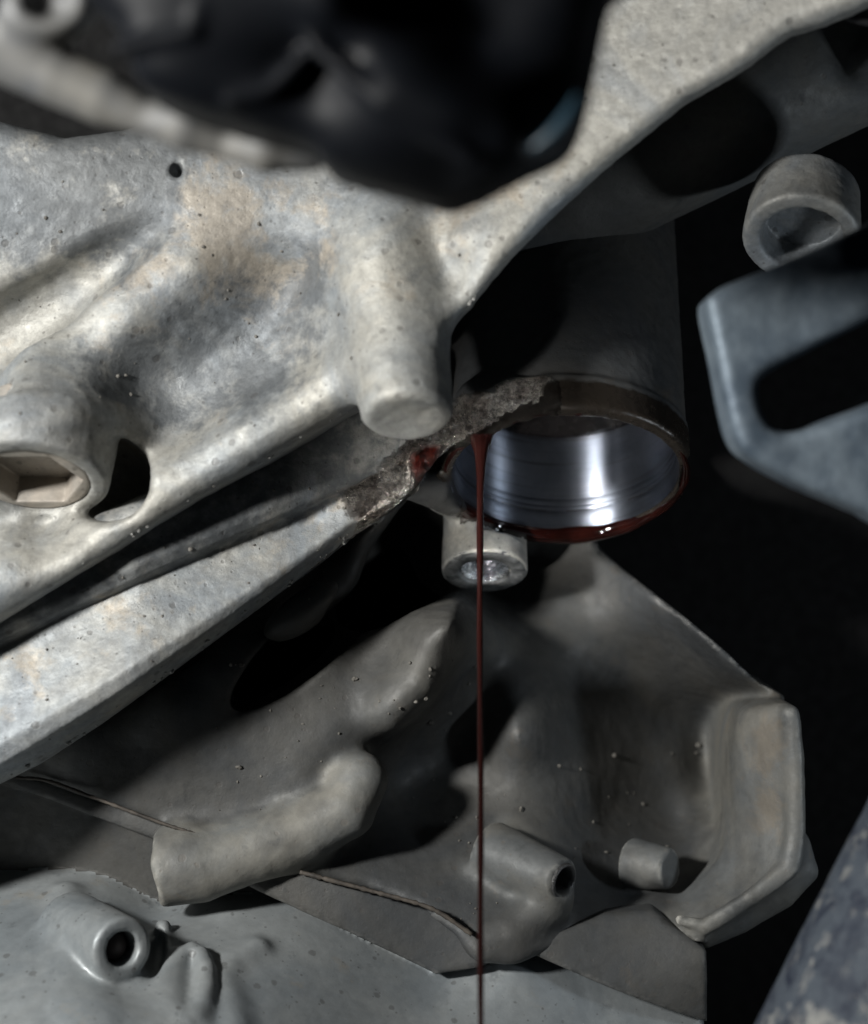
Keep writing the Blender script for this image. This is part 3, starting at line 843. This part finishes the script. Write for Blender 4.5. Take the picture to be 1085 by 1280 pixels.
rim_r = f_chain(pc((988, 895, 0.1, 0.09), (994, 950, 0.1, 0.10), (994, 1040, 0.2, 0.10), (985, 1085, 0.3, 0.10), (940, 1120, 0.35, 0.09), (880, 1158, 0.35, 0.08), (850, 1150, 0.3, 0.06)), 0.1)
shelf = f_chain(pc((690, 1130, 0.3, 0.25), (640, 1165, 0.45, 0.22), (600, 1180, 0.5, 0.14)), 0.25)
ear = f_chain(pc((620, 800, -1.6, 0.12), (588, 790, -0.7, 0.16), (558, 802, -0.1, 0.22), (530, 850, 0.2, 0.16), (490, 892, 0.2, 0.10)), 0.2)
cav1 = f_ell(at(372, 816, -0.6), (1.35, 0.40, 1.5), math.radians(38))
cav2 = f_ell(at(492, 715, -1.6), (1.05, 0.75, 1.9), math.radians(42))
cav3 = f_ell(at(527, 968, -0.1), (0.34, 0.50, 0.8), math.radians(-20))
def F_low(P):
    s = slab_low(P)
    s = smax(s, -cav1(P), 0.12)
    s = smax(s, -cav2(P), 0.14)
    s = smax(s, -cav3(P), 0.35)
    tb_ = smin(ltube(P), ltube_end(P), 0.2)
    tb_ = smax(tb_, (tcut[0] - P[:, 0]) * 0.98 + (P[:, 1] - tcut[1]) * -0.15 + 0.05 * vnoise(P, 4.0, 3), 0.08)
    s = smin(s, tb_, 0.26)
    s = smin(s, hboss(P), 0.22)
    s = smin(s, stub(P), 0.10)
    s = smin(s, flange2(P), 0.06)
    s = smin(s, flp(P), 0.30)
    s = smin(s, rim_r(P), 0.10)
    s = smin(s, shelf(P), 0.25)
    s = smin(s, ear(P), 0.45)
    return smax(s, -hb_hole(P), 0.03)
t_low = thing('lower_housing', 'grey lower engine housing with deep hollows and a bent flange, under the bore', 'engine housing')
def lab_low(Cn):
    D = np.stack([np.minimum(slab_low(Cn), np.minimum(shelf(Cn), ear(Cn))), np.minimum(ltube(Cn), ltube_end(Cn)) + 0.01, hboss(Cn) + 0.01, stub(Cn) + 0.01, np.minimum(np.minimum(flange2(Cn), rim_r(Cn)), flp(Cn) - 0.02)], 1)
    return D.argmin(1)
low_att = dict(NOATT)
def dust_light_low(V, N):  # tube is dusty; boss, stub and ear are only lightened
    P = V.astype(np.float32)
    n = 0.10 * fbm(P, 2.5, 3, 91)
    m = np.clip(1.0 - (np.minimum(ltube(P), ltube_end(P)) + n) / 0.16, 0, 1)
    m = np.maximum(m, 0.5 * np.clip(1.0 - (hboss(P) + n) / 0.35, 0, 1))
    m = np.maximum(m, 0.65 * np.clip(1.0 - (stub(P) + n) / 0.10, 0, 1))
    m = np.maximum(m, 0.6 * np.clip(1.0 - (np.minimum(flp(P), np.minimum(rim_r(P), flange2(P))) + n) / 0.20, 0, 1))  # flange painted lighter as if facing the lamp
    m = np.maximum(m, 0.5 * np.clip(1.0 - (ear(P) + n) / 0.35, 0, 1))
    return m
low_att['dust_and_light'] = dust_light_low
low_att['tan'] = spot_mask([(at(940, 900, 0), at(950, 1020, 0), 0.3)], 0.4)
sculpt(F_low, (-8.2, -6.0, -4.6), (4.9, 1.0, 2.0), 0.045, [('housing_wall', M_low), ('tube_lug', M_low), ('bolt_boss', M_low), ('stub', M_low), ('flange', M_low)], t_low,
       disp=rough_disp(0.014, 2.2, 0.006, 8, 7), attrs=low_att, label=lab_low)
for p_ in t_low.children:
    if p_.name.startswith('bolt_boss'):
        lathe('bushing', hb_c, hb_ax, [(0.165, 0.5), (0.165, 0.03), (0.175, -0.02), (0.20, -0.035), (0.225, -0.02), (0.235, 0.05)], M_steel2, p_, n=48)
# gasket squeezed out along the joint
def bead(name, pts, r, parent, mat, seed):
    P = spline([at(*p) for p in pts], 14)
    n = len(P); rr = np.array([r * (0.75 + 0.5 * abs(math.sin(k * 1.3 + seed)) + 0.4 * random.random()) for k in range(n)])
    return tube(name, P, rr, mat, parent, n=8)
M_gasket = simple('old_sealant', (0.03, 0.026, 0.022), 0.7, nscale=6, col2=(0.10, 0.085, 0.07))
bead('gasket', [(20, 972, .62), (60, 976, .66), (120, 998, .72), (200, 1028, .76), (255, 1046, .8), (298, 1062, .82)], 0.016, t_low, M_gasket, 1)
bead('gasket', [(375, 1090, .62), (420, 1102, .66), (480, 1118, .68), (540, 1136, .74), (590, 1168, .78)], 0.022, t_low, M_gasket, 4)

# ================================================================== 5 pan rail and sump
t_pan = thing('oil_pan', 'smooth pale grey oil pan with a dark slanted rail, along the bottom of the photo', 'oil pan')
p_rail = poly2(pxpoly([(-200, 900), (0, 962), (60, 975), (120, 997), (200, 1027), (255, 1046), (300, 1063), (400, 1097), (480, 1119), (540, 1138), (590, 1172), (640, 1186), (700, 1166), (760, 1150), (820, 1146), (884, 1190), (886, 1283), (760, 1234), (650, 1186), (600, 1208), (545, 1218), (436, 1164), (330, 1117), (200, 1053), (60, 1000), (0, 980), (-200, 925)], 0.5))
p_shade_plate = poly2(pxpoly([(-260, 860), (20, 940), (300, 1040), (345, 1117), (250, 1136), (200, 1134), (75, 1121), (0, 1098), (-260, 1040)], 0.2))  # dark plate put in for the soft shadow below the rail
shade_plate = f_slab(p_shade_plate, relief([(-200, 950, 0.3), (100, 1000, 0.3), (0, 1095, 0.0), (220, 1130, 0.05), (330, 1110, 0.1)], 0.01), -0.5, k=0.08)
H_rail = relief([(-100, 950, 0.45), (20, 972, 0.48), (300, 1062, 0.55), (450, 1110, 0.55), (600, 1185, 0.55), (880, 1195, 0.45), (0, 985, 0.42), (200, 1053, 0.5), (330, 1116, 0.55), (540, 1216, 0.55), (880, 1278, 0.35), (700, 1190, 0.5), (300, 900, 0.2), (600, 1000, -0.2), (800, 1050, -0.5)], 0.004)
rail = f_slab(p_rail, H_rail, lambda P: H_rail(P) - 0.7, k=0.06)
p_pan = poly2(pxpoly([(-300, 1000), (300, 1060), (650, 1150), (884, 1240), (884, 1500), (-300, 1500)], 0.4))
H_pan = relief([(-200, 1080, 0.0), (0, 1100, 0.2), (200, 1130, 0.1), (330, 1120, 0.15), (545, 1217, 0.3), (880, 1276, 0.1), (0, 1190, 1.7), (0, 1290, 2.9), (100, 1180, 1.7), (150, 1290, 2.8), (200, 1200, 1.6), (300, 1200, 1.3), (300, 1290, 2.4), (420, 1280, 1.6), (700, 1280, 0.6), (650, 1200, 0.3), (450, 1200, 0.6)], 0.02)
glint_bump = f_ell(at(287, 1155, 0.3), (0.26, 0.22, 0.26))  # bump added to the pan to make a glint
pan0 = f_slab(p_pan, H_pan, -1.2, k=0.10)
pan = lambda P: smin(pan0(P), glint_bump(P), 0.25)
loop_rib = f_chain([tuple(at(236 + 22 * math.cos(a) + 4 * math.sin(a), 1234 - 44 * math.sin(a), 1.95 - 0.50 * math.sin(a))) + (0.12,) for a in np.linspace(0, 2 * math.pi, 13)], 0.1)
bent_rib = f_chain(pc((322, 1186, 1.05, 0.12), (290, 1206, 1.3, 0.14), (278, 1228, 1.6, 0.14), (287, 1258, 1.95, 0.14), (300, 1320, 2.6, 0.14)), 0.1)
hole_c = at(154, 1187, 2.15)
hax = np.array([-0.60, 0.0, -0.80])
collar_b = f_cyl(hole_c, hax, 0.37, 0.0, 1.4, 0.06, 0.46)
bolt_hole = f_cyl(hole_c, hax, 0.20, -0.4, 0.6, 0.0)
notch = f_ell(at(188, 1186, 1.75), (0.15, 0.32, 0.7), 0.1)
fin_a = f_chain(pc((84, 1120, 0.6, 0.16), (90, 1190, 1.65, 0.20), (104, 1320, 2.9, 0.24)), 0.1)
fin_b = f_chain(pc((204, 1160, 0.95, 0.10), (190, 1235, 1.85, 0.17), (192, 1330, 2.75, 0.20)), 0.1)
low_b = f_ell(at(132, 1300, 2.4), (0.60, 0.50, 0.6), -0.5)
def pan_all(P):
    s = smin(pan(P), np.minimum(loop_rib(P), bent_rib(P)), 0.24)
    s = smin(s, np.minimum(fin_a(P), fin_b(P)), 0.30)
    s = smin(s, low_b(P), 0.25)
    s = smax(s, -notch(P), 0.10)
    s = smin(s, collar_b(P), 0.12)
    return smax(s, -bolt_hole(P), 0.04)
F_pan = lambda P: np.minimum(np.minimum(rail(P), pan_all(P)), shade_plate(P))
sculpt(F_pan, (-8.2, -8.0, -1.8), (3.4, -2.2, 4.2), 0.042, [('pan_rail', M_low), ('pan_wall', M_plate), ('pan_shade_plate', M_low), ('loop_rib', M_plate), ('bent_rib', M_plate), ('bolt_boss', M_plate), ('fin', M_plate), ('fin', M_plate)], t_pan, disp=rough_disp(0.01, 1.6, 0.003, 8, 17),
       attrs=dict(NOATT), label=lambda Cn: np.stack([rail(Cn), pan(Cn), shade_plate(Cn), loop_rib(Cn), bent_rib(Cn), collar_b(Cn) - 0.02, fin_a(Cn), fin_b(Cn)], 1).argmin(1))
lathe('bolt_end', hole_c, hax, [(0.001, 0.20), (0.14, 0.20), (0.165, 0.24), (0.165, 0.5), (0.001, 0.5)], simple('rusty_dark_bolt', (0.05, 0.042, 0.04), 0.5, 0.4), t_pan, n=32)

# ================================================================== 6 upper right castings
t_ub = thing('dark_upper_casting', 'broad shadowed round casting crossing behind the pale web, upper right', 'casting')
band = f_chain(pc((470, 345, -1.2, 1.1), (700, 215, -0.6, 1.17), (1320, -90, 0.4, 1.2)), 0.3)
lump = f_ell(at(1120, 60, 1.2), (0.6, 0.3, 0.5), 0.5)
def F_ub(P): return smin(band(P), lump(P), 0.3)
sculpt(F_ub, (-1.8, 1.2, -2.4), (7.6, 8.2, 2.2), 0.06, [('casting_body', M_low)], t_ub, disp=rough_disp(0.02, 1.6, 0.006, 8, 37), attrs=dict(NOATT, dust_and_light=lambda V, N: 0.7 * np.clip((V[:, 0] - 1.8) / 2.0, 0, 1)))  # lighter towards the right, lamplight painted into the colour
t_rl = thing('ring_lug', 'dusty round eye lug with an open hole, behind the blue grey bracket', 'lug')
rl_c = at(1002, 300, 1.5)
rl_ax = np.array([0.16, 0.76, -0.62])
rl_o = f_cyl(rl_c, rl_ax, 0.69, 0.0, 0.82, 0.06, 0.64)
rl_i = f_cyl(rl_c, rl_ax, 0.50, -0.5, 0.42, 0.0, 0.47)
def F_rl(P): return smax(rl_o(P), -rl_i(P), 0.06)
sculpt(F_rl, rl_c - 2.2, rl_c + 2.2, 0.035, [('lug_ring', M_cast)], t_rl, disp=rough_disp(0.02, 2.6, 0.008, 10, 47), attrs=dict(NOATT))
tag(tube('cable', spline([at(1000, -60, 3.1), at(1028, -5, 3.1), at(1048, 14, 3.1), at(1072, 25, 3.1), at(1110, 28, 3.1), at(1180, 10, 3.1)], 8), 0.045, M_rubber), 'thin black cable curving across the top right corner', 'cable')

# ================================================================== 7 slotted bracket, right
t_sb = thing('slotted_bracket', 'blurred blue grey steel bracket with a long slot, right edge', 'bracket')
WB = 5.4
ob = smooth_poly(pxpoly([(884, 380), (892, 365), (915, 352), (1000, 318), (1085, 278), (1240, 200), (1300, 400), (1300, 740), (1085, 642), (1000, 605), (945, 575), (924, 555), (912, 520), (896, 440)], WB), 3)
sl = smooth_poly(pxpoly([(948, 485), (962, 464), (1010, 438), (1090, 398), (1240, 320), (1270, 400), (1240, 455), (1090, 508), (1005, 538), (972, 538), (955, 520)], WB), 3)
po, ps = poly2(ob), poly2(sl)
def F_sb(P):
    top = WB + 0.10 * np.clip(P[:, 0] - 3.2, 0, 2)
    s = smax(smax(po(P), P[:, 2] - top, 0.14), top - 0.95 - P[:, 2], 0.1)
    s = smax(s, -ps(P), 0.14)
    lipb = f_chain(pc((985, 565, WB - 0.5, 0.13), (1100, 520, WB - 0.5, 0.14), (1260, 450, WB - 0.5, 0.14)), 0.1)(P)
    return smin(s, lipb, 0.1)
sculpt(F_sb, (2.0, -1.2, 4.0), (6.0, 4.0, 6.1), 0.04, [('bracket_plate', M_bracket)], t_sb, disp=rough_disp(0.012, 2, 0.004, 8, 57))

# ================================================================== 8 pipe bottom right
pp = f_cap(at(1068, 1465, 4.4), at(1330, 945, 4.4), 1.66 * 0.945)
pt = NT('speckled_blue_pipe')
fb = pt.noise(2.2, 8, 0.75, 0.8)
cc = pt.mix(pt.ramp(fb, [(0.40, 0), (0.56, 1)]), (0.016, 0.022, 0.042), (0.075, 0.092, 0.115))
cc = pt.mix(pt.ramp(pt.noise(3.2, 7, 0.7, 0.4), [(0.55, 0), (0.64, 0.8)]), cc, (0.34, 0.34, 0.32))
pt.set(Base_Color=cc, Roughness=0.5, Metallic=0.15, Normal=pt.bump(pt.noise(9, 6, 0.7), 0.8, 0.06))
t_pp = thing('blue_pipe', 'thick dark blue pipe spattered with pale dirt, bottom right corner', 'pipe')
sculpt(lambda P: pp(P), (2.2, -8.2, 2.6), (7.4, -1.0, 6.3), 0.07, [('pipe_wall', pt.m)], t_pp, disp=rough_disp(0.02, 1.6, 0.006, 8, 67))

# ================================================================== 9 black shroud, foreground
t_sh = thing('black_plastic_shroud', 'out of focus black plastic shroud hanging into the top of the photo', 'shroud')
WS = 10.0
osh = smooth_poly(pxpoly([(60, -147), (820, -147), (775, -37), (764, 3), (750, 73), (738, 123), (715, 165), (660, 201), (600, 227), (555, 233), (500, 221), (440, 207), (405, 193), (375, 165), (290, 143), (215, 121), (160, 88), (138, 23)], WS), 3)
psh = poly2(osh)
H_sh = relief([(100, 0, 9.80), (300, 0, 10.10), (500, 0, 9.90), (700, 0, 9.80), (760, 60, 9.50), (700, 160, 9.60), (560, 225, 9.60), (300, 170, 9.70), (200, 100, 9.90), (400, 60, 9.80), (480, 110, 10.20), (400, 30, 10.20), (560, 170, 10.10), (330, 120, 9.85), (600, 60, 9.70), (650, 180, 10.00)], 0.01)
shroud = f_slab(psh, H_sh, lambda P: H_sh(P) - 0.9, k=0.25)
rib1 = f_chain(pc((340, -40, 10.00, 0.072), (400, 60, 10.00, 0.072), (480, 130, 10.10, 0.072), (590, 200, 10.00, 0.064)), 0.1)
rib2 = f_chain(pc((150, 60, 9.90, 0.064), (240, 40, 10.00, 0.064), (260, -20, 10.00, 0.064)), 0.1)
rib3 = f_chain(pc((290, 125, 9.80, 0.064), (340, 110, 9.85, 0.064), (380, 70, 9.90, 0.064)), 0.1)
def F_sh(P): return smin(smin(smin(shroud(P), rib1(P), 0.06), rib2(P), 0.06), rib3(P), 0.06)
sculpt(F_sh, (-3.8, 2.0, 8.4), (2.2, 5.4, 10.8), 0.05, [('shroud_shell', M_plastic)], t_sh, disp=rough_disp(0.008, 1.0, 0.0, 6, 77))
t_pb = thing('pale_strut', 'blurred pale metal strut behind the black shroud, top left corner', 'strut')
strut = f_chain(pc((-120, 20, 8.50, 0.288), (0, 62, 8.50, 0.272), (70, 95, 8.50, 0.240), (130, 122, 8.50, 0.22), (185, 148, 8.55, 0.13), (235, 156, 8.60, 0.21), (285, 182, 8.6, 0.11), (335, 186, 8.70, 0.19), (390, 200, 8.70, 0.09)), 0.2)
knob = f_ell(at(60, 10, 8.80), (0.4, 0.28, 0.25), 0.1)
kh = f_ell(at(55, -5, 9.10), (0.24, 0.18, 0.3))
def F_pb(P): return smax(smin(strut(P), knob(P), 0.2), -kh(P), 0.08)
sculpt(F_pb, (-5.4, 2.4, 7.8), (-1.0, 5.0, 9.4), 0.05, [('strut_body', M_strut)], t_pb, disp=rough_disp(0.015, 1.5, 0.0, 8, 87), attrs=dict(NOATT))

tube('sheen_strip', spline([at(722, 118, 10.2), at(712, 142, 10.25), at(692, 166, 10.25), at(664, 186, 10.2)], 5), [0.02 + 0.035 * math.sin(math.pi * k / 15) for k in range(16)], simple('painted_blue_sheen', (0.016, 0.036, 0.052), 0.4, nscale=2), t_sh, n=8)  # blue sheen of the shroud, painted as a thin strip
# ================================================================== 10 grit on the castings
from mathutils.bvhtree import BVHTree
bmi = bmesh.new(); bmesh.ops.create_icosphere(bmi, subdivisions=2, radius=1.0)
ICO_V = [tuple(v.co) for v in bmi.verts]; ICO_F = [tuple(v.index for v in f.verts) for f in bmi.faces]; bmi.free()
def grit(name, mat, regions, label):
    deps = bpy.context.evaluated_depsgraph_get()
    cam_p = Vector(world([0, 0, DIST]))
    V = []; F = []
    for objs, x0, y0, x1, y1, n, r0, r1, *line in regions:
        trees = [BVHTree.FromPolygons([v.co for v in o.data.vertices], [p.vertices for p in o.data.polygons]) for o in objs]
        for _ in range(n):
            px, py = random.uniform(x0, x1), random.uniform(y0, y1)
            if line:
                q = random.random(); px = x0 + (x1 - x0) * q + random.gauss(0, 1.5); py = y0 + (y1 - y0) * q + random.gauss(0, 1.5) - 2
            d = (Vector(world(at(px, py, 0))) - cam_p).normalized()
            best = None
            for tr in trees:
                hit = tr.ray_cast(cam_p, d)
                if hit[0] is not None and (best is None or hit[3] < best[3]): best = hit
            if best is None: continue
            r = (r0 + (r1 - r0) * random.random() ** 2.5) * S
            c = best[0] + best[1] * r * 0.2
            b = len(V)
            dirs = [(1, 0, 0), (-1, 0, 0), (0, 1, 0), (0, -1, 0), (0, 0, 1), (0, 0, -1), (.6, .6, .5), (-.6, .5, .6), (.5, -.6, -.6)]
            rot = Matrix.Rotation(random.uniform(0, 6.28), 3, Vector((random.random(), random.random(), 0.3)).normalized())
            sc3 = Vector((random.uniform(.6, 1.3), random.uniform(.6, 1.3), random.uniform(.6, 1.2)))
            for q in ICO_V:
                k = rot @ Vector(q); V.append(tuple(c + Vector((k.x * sc3.x, k.y * sc3.y, k.z * sc3.z)) * r * random.uniform(0.8, 1.2)))
            for f3 in ICO_F: F.append(tuple(b + i for i in f3))
    me = bpy.data.meshes.new(name); me.from_pydata(V, [], F); me.update(); me.materials.append(mat)
    o = bpy.data.objects.new(name, me); C.objects.link(o)
    tag(o, label, 'grit', kind='stuff')
lows = [c for c in t_low.children if c.name.startswith('housing_wall')]
tops = [c for c in t_top.children if c.name.startswith('housing_wall')]
arms = [p for p in f_parts if p]
grit('grit', M_grit, [(lows, 270, 820, 600, 1040, 60, 0.010, 0.048), (lows, 600, 930, 900, 1120, 26, 0.010, 0.04), (lows, 560, 1050, 680, 1150, 14, 0.01, 0.025),
                    (tops, 0, 150, 450, 620, 60, 0.008, 0.026), (tops, 560, 0, 1000, 380, 40, 0.008, 0.028), (arms, 0, 600, 440, 950, 60, 0.01, 0.03)],
     'small dry mud crumbs stuck to the grey castings')

M_flash = simple('bare_aluminium_flash', (0.30, 0.30, 0.285), 0.45, 0.3, nscale=9)
grit('casting_flash', M_flash, [(arms, 255, 808, 372, 722, 15, 0.008, 0.034, 1), (arms, 372, 722, 440, 668, 12, 0.008, 0.034, 1), (arms, 122, 906, 255, 810, 8, 0.012, 0.036, 1), (arms, 0, 976, 122, 908, 8, 0.015, 0.04, 1),
     (tops, 100, 712, 250, 620, 8, 0.010, 0.026, 1), (tops, 330, 576, 456, 502, 8, 0.010, 0.024, 1), (tops, 575, 392, 692, 276, 12, 0.008, 0.026, 1)],
     'bright bare metal specks along the casting edges')

# ================================================================== 11 dark engine bay behind
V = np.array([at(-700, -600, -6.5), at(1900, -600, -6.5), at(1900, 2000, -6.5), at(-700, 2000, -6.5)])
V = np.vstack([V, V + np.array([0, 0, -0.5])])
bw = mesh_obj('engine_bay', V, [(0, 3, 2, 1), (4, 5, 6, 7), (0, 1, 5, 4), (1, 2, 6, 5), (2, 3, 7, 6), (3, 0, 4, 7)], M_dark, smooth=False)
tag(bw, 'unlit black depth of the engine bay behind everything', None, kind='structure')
